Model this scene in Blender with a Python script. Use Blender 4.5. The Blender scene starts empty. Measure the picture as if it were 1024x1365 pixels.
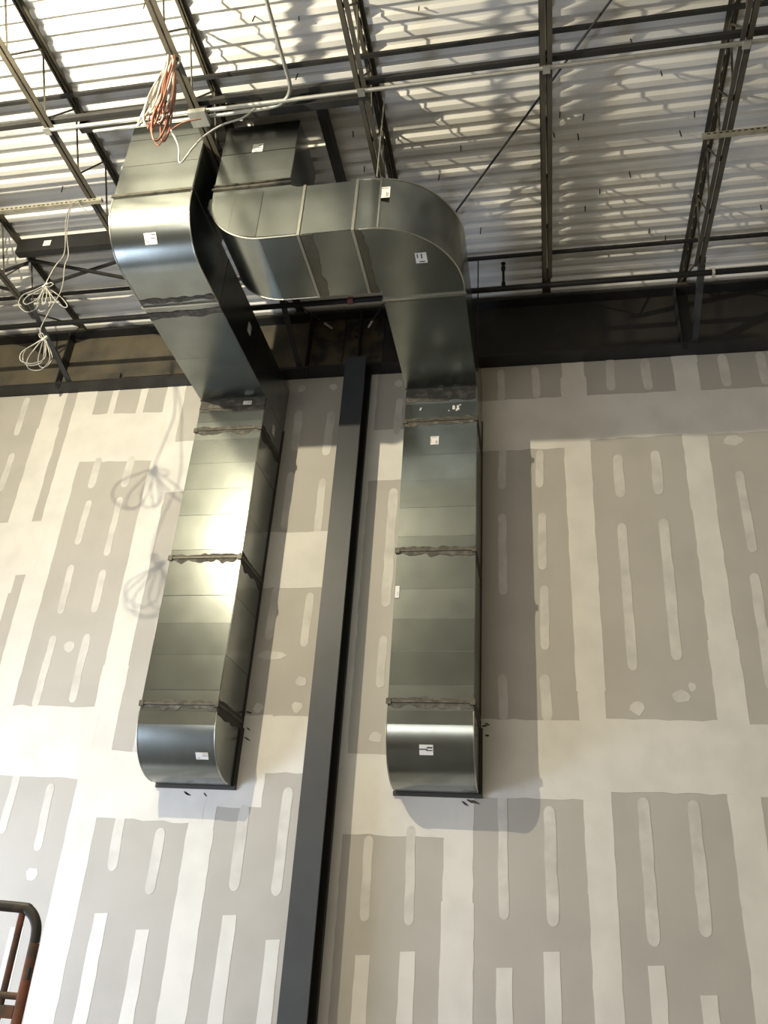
import bpy, math, random
from mathutils import Vector, Matrix
random.seed(11)
SC = bpy.context.scene
COL = SC.collection

# ------------------------------------------------------------------ camera, light, exposure
CAM_POS = (0.0, -7.84, 1.6)
CAM_X = (0.9826, 0.1751, 0.0610)      # image right
CAM_Y = (0.0293, -0.4710, 0.8816)     # image up
CAM_F = (-0.1831, 0.8646, 0.4679)     # view direction
cam_d = bpy.data.cameras.new('camera')
cam_d.sensor_fit = 'VERTICAL'; cam_d.sensor_height = 36.0; cam_d.sensor_width = 27.0
cam_d.lens = 1105.0 / 1365.0 * 36.0
cam_d.clip_start = 0.05; cam_d.clip_end = 200
cam = bpy.data.objects.new('camera', cam_d); COL.objects.link(cam)
cx = Vector(CAM_X).normalized(); cf = Vector(CAM_F); cf = (cf - cx * cf.dot(cx)).normalized(); cy = (-cf).cross(cx)
cam.matrix_world = Matrix(((cx.x, cy.x, -cf.x, CAM_POS[0]), (cx.y, cy.y, -cf.y, CAM_POS[1]), (cx.z, cy.z, -cf.z, CAM_POS[2]), (0, 0, 0, 1)))
SC.camera = cam

world = bpy.data.worlds.new('warm_ambient_fill'); SC.world = world; world.use_nodes = True
bg = world.node_tree.nodes['Background']; bg.inputs[0].default_value = (1.0, 0.84, 0.56, 1); bg.inputs[1].default_value = 0.42  # even warm fill added in place of bounced lamp light

LAMP = (-4.35, -5.6, 7.20)
ld = bpy.data.lights.new('pendant_bulb', 'POINT'); ld.energy = 1300; ld.color = (1.0, 0.89, 0.635); ld.shadow_soft_size = 0.032
lo = bpy.data.objects.new('pendant_bulb', ld); lo.location = LAMP; COL.objects.link(lo)

ad = bpy.data.lights.new('loading_door_daylight', 'AREA'); ad.shape = 'RECTANGLE'; ad.size = 7.0; ad.size_y = 2.8
ad.energy = 380; ad.color = (1.0, 0.96, 0.88)
ao = bpy.data.objects.new('loading_door_daylight', ad); ao.location = (-4.5, -14.0, 1.5)
ao.rotation_euler = (math.radians(90), 0, 0); COL.objects.link(ao)
sd = bpy.data.lights.new('added_cool_side_fill', 'AREA'); sd.shape = 'RECTANGLE'; sd.size = 3.2; sd.size_y = 2.1
sd.energy = 430; sd.color = (0.68, 0.80, 1.0)  # cool fill added to brighten the lower left wall; no door stands here
so_ = bpy.data.objects.new('added_cool_side_fill', sd); so_.location = (-7.5, -3.6, 1.05)
so_.rotation_euler = (math.radians(78), 0, math.radians(-70)); COL.objects.link(so_)

vs = SC.view_settings
SC.display_settings.display_device = 'sRGB'
vs.view_transform = 'Standard'; vs.look = 'None'; vs.gamma = 1.0; vs.use_curve_mapping = False; vs.exposure = 0.0

# ------------------------------------------------------------------ helpers
def tag(o, label=None, cat=None, group=None, kind=None):
    if label: o['label'] = label
    if cat: o['category'] = cat
    if group: o['group'] = group
    if kind: o['kind'] = kind
    return o

LOC = {}
def empty(name, loc, label=None, cat=None, group=None, kind=None):
    o = bpy.data.objects.new(name, None); o.empty_display_size = 0.1
    o.location = loc; COL.objects.link(o); LOC[o] = Vector(loc)
    return tag(o, label, cat, group, kind)

class MB:
    def __init__(s): s.v = []; s.f = []
    def add(s, v, f):
        n = len(s.v); s.v += [tuple(p) for p in v]; s.f += [tuple(n + i for i in q) for q in f]; return s
    def box(s, x0, x1, y0, y1, z0, z1):
        return s.add([(x0, y0, z0), (x1, y0, z0), (x1, y1, z0), (x0, y1, z0), (x0, y0, z1), (x1, y0, z1), (x1, y1, z1), (x0, y1, z1)],
                     [(0, 3, 2, 1), (4, 5, 6, 7), (0, 1, 5, 4), (1, 2, 6, 5), (2, 3, 7, 6), (3, 0, 4, 7)])
    def prism(s, poly, axis, a, b):
        """poly: 2D points; axis X:(y,z) Y:(x,z) Z:(x,y), extruded from a to b"""
        def mk(p, t):
            return {'X': (t, p[0], p[1]), 'Y': (p[0], t, p[1]), 'Z': (p[0], p[1], t)}[axis]
        area = sum(poly[i][0] * poly[(i + 1) % len(poly)][1] - poly[(i + 1) % len(poly)][0] * poly[i][1] for i in range(len(poly)))
        if (area < 0) != (axis == 'Y'): poly = poly[::-1]
        n = len(poly)
        if a > b: a, b = b, a
        v = [mk(p, a) for p in poly] + [mk(p, b) for p in poly]
        f = [tuple(range(n))[::-1], tuple(range(n, 2 * n))] + [(i, (i + 1) % n, n + (i + 1) % n, n + i) for i in range(n)]
        return s.add(v, f)
    def tube(s, path, r, n=8, closed=False):
        P = [Vector(p) for p in path]; m = len(P)
        rings = []; prev = None
        for i in range(m):
            if closed: t = P[(i + 1) % m] - P[i - 1]
            else: t = P[min(i + 1, m - 1)] - P[max(i - 1, 0)]
            if t.length < 1e-9: t = Vector((0, 0, 1))
            t.normalize()
            if prev is None:
                u = t.orthogonal().normalized()
            else:
                u = prev - t * prev.dot(t)
                u = u.normalized() if u.length > 1e-6 else t.orthogonal().normalized()
            prev = u; w = t.cross(u)
            rr = r[i] if isinstance(r, (list, tuple)) else r
            rings.append([P[i] + (u * math.cos(2 * math.pi * k / n) + w * math.sin(2 * math.pi * k / n)) * rr for k in range(n)])
        v = [p for q in rings for p in q]; f = []
        for i in range(m if closed else m - 1):
            a = i * n; b = ((i + 1) % m) * n
            for k in range(n): f.append((a + k, a + (k + 1) % n, b + (k + 1) % n, b + k))
        if not closed:
            f.append(tuple(range(n))[::-1]); f.append(tuple((m - 1) * n + k for k in range(n)))
        return s.add(v, f)
    def bar(s, a, b, w, h, up=(0, 0, 1)):
        """rectangular bar from a to b, w sideways, h along up"""
        a = Vector(a); b = Vector(b); t = (b - a).normalized(); u = Vector(up); u = (u - t * u.dot(t)).normalized(); q = t.cross(u)
        v = []
        for p in (a, b):
            v += [p - q * w / 2 - u * h / 2, p + q * w / 2 - u * h / 2, p + q * w / 2 + u * h / 2, p - q * w / 2 + u * h / 2]
        return s.add(v, [(0, 3, 2, 1), (4, 5, 6, 7), (0, 1, 5, 4), (1, 2, 6, 5), (2, 3, 7, 6), (3, 0, 4, 7)])
    def build(s, name, mat, parent=None, smooth=None, **kw):
        if parent is not None:
            off = LOC[parent]
        else:
            xs = [p[0] for p in s.v]; ys = [p[1] for p in s.v]; zs = [p[2] for p in s.v]
            off = Vector(((min(xs) + max(xs)) / 2, (min(ys) + max(ys)) / 2, min(zs)))
        me = bpy.data.meshes.new(name)
        me.from_pydata([(p[0] - off.x, p[1] - off.y, p[2] - off.z) for p in s.v], [], s.f)
        me.validate(); me.update()
        if smooth:
            for p in me.polygons: p.use_smooth = True
            me.set_sharp_from_angle(angle=math.radians(smooth))
        me.materials.append(mat)
        o = bpy.data.objects.new(name, me); COL.objects.link(o)
        if parent is not None:
            o.parent = parent; LOC[o] = LOC[parent]
        else:
            o.location = off; LOC[o] = off
        return tag(o, **kw)

def spline(pts, k=6, closed=False):
    """Catmull-Rom through the points"""
    P = [Vector(p) for p in pts]; n = len(P); out = []
    rng = n if closed else n - 1
    for i in range(rng):
        p0 = P[(i - 1) % n] if closed or i > 0 else P[0]
        p1 = P[i]; p2 = P[(i + 1) % n]
        p3 = P[(i + 2) % n] if closed or i + 2 < n else P[-1]
        for j in range(k):
            t = j / k
            out.append(0.5 * ((2 * p1) + (p2 - p0) * t + (2 * p0 - 5 * p1 + 4 * p2 - p3) * t * t + (3 * p1 - p0 - 3 * p2 + p3) * t ** 3))
    if not closed: out.append(P[-1])
    return out

def copy_tree(o, parent=None):
    c = o.copy(); COL.objects.link(c); c.parent = parent
    LOC[c] = LOC.get(o, Vector())
    for ch in list(o.children):
        copy_tree(ch, c)
    return c

# ------------------------------------------------------------------ materials
def mat(name, col, rough=0.6, metal=0.0, var=0.0, nscale=6.0, col2=None, mixlo=0.45, mixhi=0.65, bump=0.0, bscale=40.0, rnd=0.0, spec=0.5, rvar=0.0, detail=5.0):
    m = bpy.data.materials.new(name); m.use_nodes = True
    nt = m.node_tree; N = nt.nodes; L = nt.links
    b = N['Principled BSDF']; b.inputs['Base Color'].default_value = (*col, 1); b.inputs['Roughness'].default_value = rough
    b.inputs['Metallic'].default_value = metal; b.inputs['Specular IOR Level'].default_value = spec
    tc = N.new('ShaderNodeTexCoord')
    src = None
    if col2 is not None or var > 0 or rvar > 0:
        nz = N.new('ShaderNodeTexNoise'); nz.inputs['Scale'].default_value = nscale; nz.inputs['Detail'].default_value = detail
        L.new(tc.outputs['Object'], nz.inputs['Vector'])
        rp = N.new('ShaderNodeMapRange'); rp.inputs[1].default_value = mixlo; rp.inputs[2].default_value = mixhi
        L.new(nz.outputs['Fac'], rp.inputs[0])
        mx = N.new('ShaderNodeMix'); mx.data_type = 'RGBA'
        c2 = col2 if col2 is not None else tuple(c * (1 - var) for c in col)
        mx.inputs[6].default_value = (*col, 1); mx.inputs[7].default_value = (*c2, 1)
        L.new(rp.outputs[0], mx.inputs[0]); src = mx.outputs[2]
        if rvar > 0:
            r2 = N.new('ShaderNodeMapRange'); r2.inputs[1].default_value = 0.3; r2.inputs[2].default_value = 0.7
            r2.inputs[3].default_value = rough - rvar; r2.inputs[4].default_value = rough + rvar
            L.new(nz.outputs['Fac'], r2.inputs[0]); L.new(r2.outputs[0], b.inputs['Roughness'])
    if rnd > 0:
        oi = N.new('ShaderNodeObjectInfo')
        mr = N.new('ShaderNodeMapRange'); mr.inputs[3].default_value = 1 - rnd; mr.inputs[4].default_value = 1 + rnd
        L.new(oi.outputs['Random'], mr.inputs[0])
        hs = N.new('ShaderNodeHueSaturation'); hs.inputs['Color'].default_value = (*col, 1)
        if src is not None: L.new(src, hs.inputs['Color'])
        L.new(mr.outputs[0], hs.inputs['Value']); src = hs.outputs['Color']
    if src is not None: L.new(src, b.inputs['Base Color'])
    if bump > 0:
        n2 = N.new('ShaderNodeTexNoise'); n2.inputs['Scale'].default_value = bscale; n2.inputs['Detail'].default_value = 4
        L.new(tc.outputs['Object'], n2.inputs['Vector'])
        bp = N.new('ShaderNodeBump'); bp.inputs['Strength'].default_value = bump; bp.inputs['Distance'].default_value = 0.01
        L.new(n2.outputs['Fac'], bp.inputs['Height']); L.new(bp.outputs['Normal'], b.inputs['Normal'])
    return m

M = {}
M['board'] = mat('drywall_paper', (0.435, 0.415, 0.385), 0.9, var=0.06, nscale=2.0, rnd=0.02, spec=0.2)
M['mud'] = mat('joint_compound', (0.665, 0.648, 0.615), 0.85, var=0.10, nscale=3.0, mixlo=0.4, mixhi=0.7, spec=0.2)
M['mud2'] = mat('thin_joint_compound', (0.60, 0.582, 0.55), 0.85, var=0.18, nscale=5.0, mixlo=0.4, mixhi=0.7, spec=0.2)
M['deck'] = mat('painted_deck', (0.66, 0.655, 0.64), 0.5, var=0.10, nscale=1.5, rnd=0.03, spec=0.4)
M['joist'] = mat('joist_primer', (0.062, 0.054, 0.038), 0.6, col2=(0.034, 0.030, 0.023), nscale=5, mixlo=0.35, mixhi=0.75)
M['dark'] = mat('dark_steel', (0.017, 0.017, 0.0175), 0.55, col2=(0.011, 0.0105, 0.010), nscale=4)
M['beam_l'] = mat('dirty_beam', (0.105, 0.088, 0.060), 0.8, col2=(0.045, 0.042, 0.036), nscale=2.2, mixlo=0.38, mixhi=0.68, bump=0.2, bscale=12)
M['beam_r'] = mat('black_beam', (0.016, 0.015, 0.014), 0.65, col2=(0.030, 0.026, 0.019), nscale=2.5, mixlo=0.5, mixhi=0.75)
M['beam_m'] = mat('black_brown_beam', (0.085, 0.068, 0.040), 0.7, col2=(0.016, 0.015, 0.014), nscale=3.0, mixlo=0.42, mixhi=0.58)
M['column'] = mat('column_paint', (0.029, 0.032, 0.036), 0.5, var=0.2, nscale=3)
M['galv'] = mat('galvanized_sheet', (0.300, 0.322, 0.308), 0.24, 1.0, var=0.34, nscale=3.5, mixlo=0.15, mixhi=0.85, rnd=0.18, detail=4.0)
M['stain'] = mat('stained_sheet', (0.19, 0.185, 0.155), 0.33, 1.0, var=0.3, nscale=5, mixlo=0.2, mixhi=0.8)
M['galv_edge'] = mat('galvanized_edge', (0.50, 0.495, 0.45), 0.28, 1.0)
M['mastic'] = mat('duct_sealant', (0.055, 0.050, 0.041), 0.75, col2=(0.13, 0.12, 0.098), nscale=18, mixlo=0.45, mixhi=0.7, bump=0.5, bscale=30)
M['mastic_d'] = mat('dark_duct_sealant', (0.045, 0.043, 0.038), 0.8, bump=0.5, bscale=30)
M['flange'] = mat('flange_metal', (0.095, 0.088, 0.072), 0.5, 0.5, var=0.5, nscale=14)
M['paper'] = mat('sticker_paper', (0.66, 0.65, 0.63), 0.7)
M['ink'] = mat('sticker_ink', (0.05, 0.05, 0.05), 0.7)
M['redink'] = mat('sticker_red_ink', (0.45, 0.10, 0.09), 0.7)
M['conduit'] = mat('conduit_zinc', (0.44, 0.44, 0.41), 0.38, 0.75, var=0.15, nscale=9)
M['strut'] = mat('strut_zinc', (0.36, 0.34, 0.27), 0.5, 0.5, var=0.3, nscale=9)
M['hole'] = mat('slot_shadow_black', (0.012, 0.012, 0.012), 0.9)
M['pipe'] = mat('black_pipe', (0.006, 0.006, 0.0065), 0.55, spec=0.3)
M['redpipe'] = mat('red_coupling', (0.16, 0.035, 0.025), 0.5)
M['wire_w'] = mat('white_cable', (0.40, 0.385, 0.345), 0.5)
M['wire_l'] = mat('dangling_cable', (0.20, 0.197, 0.185), 0.5)
M['wire_g'] = mat('grey_cable', (0.42, 0.42, 0.41), 0.5)
M['wire_r'] = mat('red_brown_cable', (0.20, 0.070, 0.042), 0.5)
M['rust'] = mat('rusty_rail', (0.23, 0.085, 0.050), 0.75, col2=(0.085, 0.060, 0.046), nscale=9, mixlo=0.42, mixhi=0.62, bump=0.3)
M['rust_dark'] = mat('dark_top_rail', (0.026, 0.022, 0.020), 0.6, col2=(0.09, 0.05, 0.035), nscale=10, mixlo=0.55, mixhi=0.75)
M['floor'] = mat('concrete', (0.17, 0.165, 0.155), 0.7, var=0.2, nscale=1.2)
M['rubber'] = mat('black_rubber', (0.02, 0.02, 0.02), 0.8)
M['chalk'] = mat('chalk', (0.20, 0.20, 0.19), 0.9)

# ------------------------------------------------------------------ the setting
MB().box(-15, 11, -22, 0.25, -0.15, 0.0).build('floor', M['floor'], kind='structure')

WX0, WX1, WTOP = -9.74, 5.32, 7.73
wall = MB().box(WX0, WX1, 0.016, 0.20, 0.0, 8.80).build('wall_back', M['board'], kind='structure')

def wavy(poly, step=0.10, amp=0.006):
    out = []
    for i in range(len(poly)):
        a = Vector(poly[i]); b = Vector(poly[(i + 1) % len(poly)]); n = max(1, int((b - a).length / step))
        t = (b - a); nrm = Vector((-t.y, t.x)).normalized() if t.length > 0 else Vector((0, 0))
        for j in range(n):
            p = a + t * (j / n)
            if j: p = p + nrm * random.uniform(-amp, amp)
            out.append((p.x, p.y))
    return out

JT = [-9.74, -8.52, -7.30, -6.08, -5.66, -4.43, -3.21, -1.99, -0.78, 0.435, 1.66, 2.88, 4.10, 5.32]
ROWS = {-7.30: [5.5], -6.08: [5.5], -5.66: [3.29, 7.0], -4.43: [2.88, 6.55], -3.21: [3.15, 5.30], -1.99: [2.88, 6.58],
        -0.78: [3.24, 6.91], 0.435: [3.29, 6.95], 1.66: [3.29, 6.95]}
for i in range(len(JT) - 1):
    x0, x1 = JT[i], JT[i + 1]
    zs = [0.012] + ROWS.get(x0, [3.3, 6.9]) + [WTOP]
    for a, b in zip(zs[:-1], zs[1:]):
        MB().box(x0 + 0.002, x1 - 0.002, 0.0, 0.016, a + 0.002, b - 0.002).build('drywall_board', M['board'], wall)

def mud(poly, name='joint_band', t=0.002, m='mud', amp=0.006, step=0.10):
    MB().prism(wavy(poly, step, amp), 'Y', -t, 0.0005).build(name, M[m], wall)

# taped vertical joints
for x in JT[1:-1]:
    if x == -6.08: xa, xb = -6.22, -5.935
    elif x == -5.66: xa, xb = -5.79, -5.525
    elif x == -1.99: xa, xb = -2.14, -1.85
    else: xa, xb = x - 0.135, x + 0.135
    zc = 0.02
    z = zc; th0 = 0
    while z < WTOP - 0.01:      # laid on in a few passes, each a little wider or narrower
        z1 = min(WTOP, z + random.uniform(1.4, 2.6))
        e = random.uniform(-0.02, 0.015)
        zo = min(WTOP, z1 + 0.04); th = 0.0023 - th0; th0 = th - 0.0018 if th0 == 0 else 0
        mud([(xa - e, z), (xb + e, z), (xb + e, zo), (xa - e, zo)], 'vertical_joint_band', th)
        z = z1
# taped butt joints: (x0, x1, z0, z1)
for bi, (x0, x1, a, b) in enumerate([(-9.7, -7.4, 3.0, 3.6), (-7.2, -6.1, 5.16, 5.85), (-6.1, -5.7, 5.16, 5.85),
                     (-5.62, -4.5, 6.66, 7.35), (-5.9, -4.5, 2.94, 3.65), (-4.5, -3.2, 6.20, 6.88), (-4.5, -3.2, 2.58, 3.20),
                     (-3.2, -2.0, 4.96, 5.62), (-3.2, -2.64, 2.71, 3.60), (-2.66, -2.0, 3.04, 3.60),
                     (-2.0, -0.8, 6.25, 6.92), (-2.0, -0.8, 2.53, 3.24),
                     (-0.9, 0.44, 6.57, 7.25), (-0.8, 0.44, 2.88, 3.60),
                     (0.40, 1.70, 6.66, 7.26), (0.40, 1.70, 2.97, 3.61), (1.6, 2.95, 6.67, 7.24), (1.6, 2.95, 2.97, 3.60), (2.8, 5.3, 6.67, 7.24), (2.8, 5.3, 2.97, 3.6)]):
    s = random.uniform(-0.02, 0.02)
    mud([(x0, a), (x1, a + s), (x1, b), (x0, b - s)], 'butt_joint_band', 0.0024 + 0.00011 * (bi % 8), amp=0.010)
# screw-line streaks: (x, top, bottom, width)
def streak(x, zt, zb, w=0.085, flat=False, m='mud2', dx=0.0):
    n = 5; r = w / 2; P = []
    if flat:
        P = [(x - r, zb), (x + r, zb), (x + r + 0.005, zt), (x - r + 0.006, zt - 0.01)]
    else:
        for k in range(n + 1):
            a = math.pi * k / n; P.append((x + dx + r * math.cos(a), zt - r * 1.2 + 1.2 * r * math.sin(a)))
        for k in range(n + 1):
            a = math.pi + math.pi * k / n; P.append((x + r * math.cos(a), zb + r * 1.2 + 1.2 * r * math.sin(a)))
    MB().prism(wavy(P, 0.12, 0.006), 'Y', -0.0028, 0.0005).build('screw_streak', M[m], wall)
for a in [(-0.38, 6.58, 6.08), (-0.375, 5.78, 4.85), (-0.38, 4.03, 3.58), (0.02, 6.56, 6.08), (0.025, 5.78, 5.12), (0.025, 4.95, 4.27),
          (0.025, 4.03, 3.58, 0.1), (0.85, 6.46, 5.93, 0.1), (1.235, 6.49, 5.95, 0.1), (0.83, 5.63, 4.07, 0.09), (1.235, 5.67, 4.17, 0.10),
          (2.055, 6.20, 5.27, 0.09), (2.02, 5.05, 3.9, 0.09), (2.45, 6.1, 4.4), (-0.38, 7.69, 7.24), (0.02, 7.70, 7.25), (0.845, 7.75, 7.30, 0.1), (1.245, 7.72, 7.28, 0.1),
          (2.07, 7.72, 7.27, 0.1), (2.47, 7.72, 7.27, 0.1),
          (-1.585, 2.52, 1.82), (-1.195, 2.62, 1.81), (-0.385, 2.92, 1.90), (0.02, 2.83, 1.87, 0.1), (0.82, 2.93, 1.77, 0.1), (1.23, 2.92, 1.86, 0.1), (2.04, 2.9, 1.8), (2.44, 2.9, 1.9),
          (-6.505, 7.70, 7.10), (-6.475, 6.84, 6.29), (-5.265, 6.72, 6.28, 0.1), (-4.835, 6.72, 6.28, 0.1), (-5.25, 6.12, 5.53), (-4.85, 6.15, 5.38), (-5.24, 5.28, 4.68), (-4.835, 5.21, 4.69),
          (-5.255, 4.43, 3.64), (-4.84, 4.45, 3.69), (-4.025, 4.78, 4.35), (-4.01, 3.99, 3.15), (-5.26, 2.97, 2.39), (-4.835, 2.88, 2.25),
          (-4.025, 2.62, 2.11, 0.1), (-3.61, 2.51, 1.93, 0.1), (-2.805, 2.75, 2.0, 0.1), (-2.405, 2.92, 1.98, 0.1),
          (-2.775, 7.26, 6.69, 0.1), (-2.78, 6.40, 5.66), (-2.79, 4.97, 4.38), (-2.39, 7.23, 6.60, 0.1), (-2.39, 6.3, 5.6), (-2.40, 4.9, 4.3), (-1.575, 7.36, 6.85), (-1.575, 6.14, 4.73, 0.1),
          (-1.58, 4.42, 3.88), (-1.2, 6.1, 4.9), (-3.6, 6.0, 4.9), (-3.6, 7.5, 7.0)]:
    streak(*a, dx=random.uniform(-0.015, 0.015))
for a in [(-5.265, 7.73, 7.33, 0.085), (-4.87, 7.73, 7.33, 0.10), (-1.585, 1.57, 0.02, 0.13), (-1.2, 1.62, 0.02, 0.13), (-0.39, 1.55, 0.02, 0.135), (-0.005, 1.69, 0.02, 0.135),
          (0.815, 1.64, 0.02, 0.13), (1.195, 1.46, 0.02, 0.13), (2.03, 1.6, 0.02, 0.13), (-4.045, 1.76, 0.02, 0.13), (-3.615, 1.65, 0.02, 0.13), (-2.815, 1.81, 0.02, 0.13),
          (-2.39, 1.64, 0.02, 0.13), (-5.26, 1.7, 0.02, 0.13), (-4.85, 1.6, 0.02, 0.13)]:
    streak(*a, flat=True, m='mud')
def blob(x, z, r=0.06, sx=1.0):
    P = [(x + sx * r * random.uniform(0.8, 1.15) * math.cos(t), z + r * random.uniform(0.8, 1.15) * math.sin(t)) for t in [2 * math.pi * k / 9 for k in range(9)]]
    MB().prism(P, 'Y', -0.0028, 0.0005).build('screw_dab', M['mud2'], wall)
for x, z, r, sx in [(0.84, 3.72, .07, 1.0), (1.23, 3.83, .06, 1.3), (1.34, 3.92, .045, .7), (2.04, 6.57, .07, 1.5), (-5.03, 4.30, .06, 1.1), (-4.83, 2.05, .06, 1), (-2.74, 4.21, .05, 3.0),
                    (-2.39, 3.94, .055, 1.1), (-2.40, 3.68, .055, 1.0), (-2.80, 3.67, .05, 1), (-1.59, 3.40, .055, 1.2), (-2.79, 7.58, .05, 1), (-2.39, 7.58, .05, 1), (-1.59, 7.58, .05, 1)]:
    blob(x, z, r, sx)

# corrugated roof deck, ribs along x, in three-foot sheets
DZ = 8.68
ceil = empty('ceiling', (0, -11, DZ), kind='structure')
PITCH = 0.1524
def deck_profile(y0, nrib):
    P = []
    for k in range(nrib):
        y = y0 - k * PITCH
        P += [(y, DZ + 0.038), (y - 0.062, DZ + 0.038), (y - 0.080, DZ), (y - 0.1344, DZ)]
    P.append((y0 - nrib * PITCH, DZ + 0.038))
    return P
y = 0.25
src = None
while y > -21:
    for (xa, xb) in ((-14.0, -5.2), (-5.2, 2.6), (2.6, 10.5)):
        P = deck_profile(y, 6)
        mb = MB()
        v = [(xa, p[0], p[1]) for p in P] + [(xb, p[0], p[1]) for p in P] + [(xa, p[0], p[1] + 0.012) for p in P] + [(xb, p[0], p[1] + 0.012) for p in P]
        n = len(P); f = [(i, i + 1, n + i + 1, n + i) for i in range(n - 1)] + [(2 * n + i, 3 * n + i, 3 * n + i + 1, 2 * n + i + 1) for i in range(n - 1)]
        mb.add(v, f)
        mb.build('deck_sheet', M['deck'], ceil)
    y -= 6 * PITCH
MB().box(-15, 11, -22, 0.25, DZ + 0.056, DZ + 0.15).build('roof_board', M['hole'], ceil)
# points of the roofing screws sticking out below the deck
for x, yy in [(-2.29, -3.85), (-2.06, -3.28), (-1.91, -3.79), (-1.2, -3.9), (-0.65, -2.32), (-0.87, -3.73), (0.25, -2.35), (0.31, -2.57), (0.53, -2.52), (0.48, -2.31), (0.72, -1.62), (0.58, -1.41),
              (1.19, -2.86), (1.54, -2.41), (1.43, -2.22), (-0.53, -1.25), (0.2, -1.02), (1.27, -1.02), (2.36, -1.21), (1.45, -0.9), (-4.95, -2.36), (-4.65, -1.4), (-4.4, -1.1), (-3.2, -4.1),
              (-1.68, -2.62), (-1.65, -2.2), (-0.9, -2.0), (0.9, -3.2), (1.0, -1.8)]:
    L = random.uniform(0.06, 0.09)
    MB().tube([(x, yy, DZ + 0.004), (x + random.uniform(-.01, .01), yy + random.uniform(-.01, .01), DZ - L)], 0.006, 6).build('roofing_screw_tip', M['dark'], ceil)

# ------------------------------------------------------------------ steel frame
def ibeam(name, x0, x1, m, **kw):
    r = empty(name, ((x0 + x1) / 2, -0.06, 7.73), **kw)
    MB().box(x0, x1, -0.20, 0.012, 7.732, 7.762).build('bottom_flange', M['dark'], r)
    MB().box(x0, x1, -0.20, 0.012, 8.572, 8.60).build('top_flange', M['dark'], r)
    MB().box(x0, x1, -0.055, -0.03, 7.762, 8.572).build('web', M[m], r)
    return r
bl = ibeam('steel_beam', -9.7, -2.30, 'beam_l', label='dirty brown steel beam above the wall, behind the cable loops', cat='beam')
br = ibeam('steel_beam', -1.80, 5.3, 'beam_r', label='black steel beam above the wall, right of the column', cat='beam')
bm = ibeam('steel_beam', -2.295, -1.805, 'beam_m', label='short black beam stub directly above the wall column', cat='beam')
MB().box(-2.70, -2.302, -0.062, -0.056, 7.765, 8.57).build('splice_plate', M['beam_m'], bl)
MB().box(-6.0, -5.2, -0.105, -0.056, 7.80, 7.93).build('ledger_strip', M['beam_l'], bl)
MB().box(-5.15, -3.2, -0.090, -0.056, 7.86, 7.95).build('ledger_strip', M['beam_l'], bl)
for r, xs in ((bl, (-6.02, -2.72, -8.0)), (br, (1.62, -1.3, 4.0)), (bm, (-2.08,))):
    for x in xs:
        MB().box(x - 0.008, x + 0.008, -0.195, -0.056, 7.764, 8.57).build('stiffener', M['dark'], r)
        if r is not bm:
            MB().tube([(x + .03, -0.17, 7.80), (x + .03, -0.17, 7.67)], 0.016, 8).build('bolt', M['dark'], r)
            MB().tube([(x + .03, -0.17, 7.732), (x + .03, -0.17, 7.700)], 0.028, 6).build('nut', M['dark'], r)
for x, z in ((-2.15, 8.38), (-2.15, 8.28), (-2.24, 8.38)):
    MB().tube([(x, -0.056, z), (x, -0.075, z)], 0.016, 6).build('bolt', M['dark'], bm)
# chalked letters on the black beam
tcv = bpy.data.curves.new('chalk_text', 'FONT'); tcv.body = 'VASCO'; tcv.size = 0.085; tcv.extrude = 0.0008
to = bpy.data.objects.new('tmp_text', tcv); COL.objects.link(to)
dg = bpy.context.evaluated_depsgraph_get(); tme = bpy.data.meshes.new_from_object(to.evaluated_get(dg)); bpy.data.objects.remove(to)
tme.materials.clear(); tme.materials.append(M['chalk'])
tx = bpy.data.objects.new('chalk_lettering', tme); COL.objects.link(tx); tx.parent = br
tx.rotation_euler = (math.radians(90), 0, 0); tx.location = Vector((1.22, -0.0565, 7.80)) - LOC[br]

# column: boxed steel post in front of the wall
cr = empty('steel_column', (-2.06, -0.2, 0), label='tall dark grey steel column standing against the taped wall', cat='column')
MB().box(-2.17, -1.925, -0.36, -0.335, 0.02, 7.731).build('front_flange', M['column'], cr)
MB().box(-2.062, -2.040, -0.335, -0.065, 0.02, 7.731).build('web', M['dark'], cr)  # darker steel on web and rear flange holds the column's side shade
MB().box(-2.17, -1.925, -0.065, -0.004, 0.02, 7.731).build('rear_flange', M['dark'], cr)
MB().box(-2.24, -1.86, -0.42, -0.004, 0.0, 0.02).build('base_plate', M['column'], cr)

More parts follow.
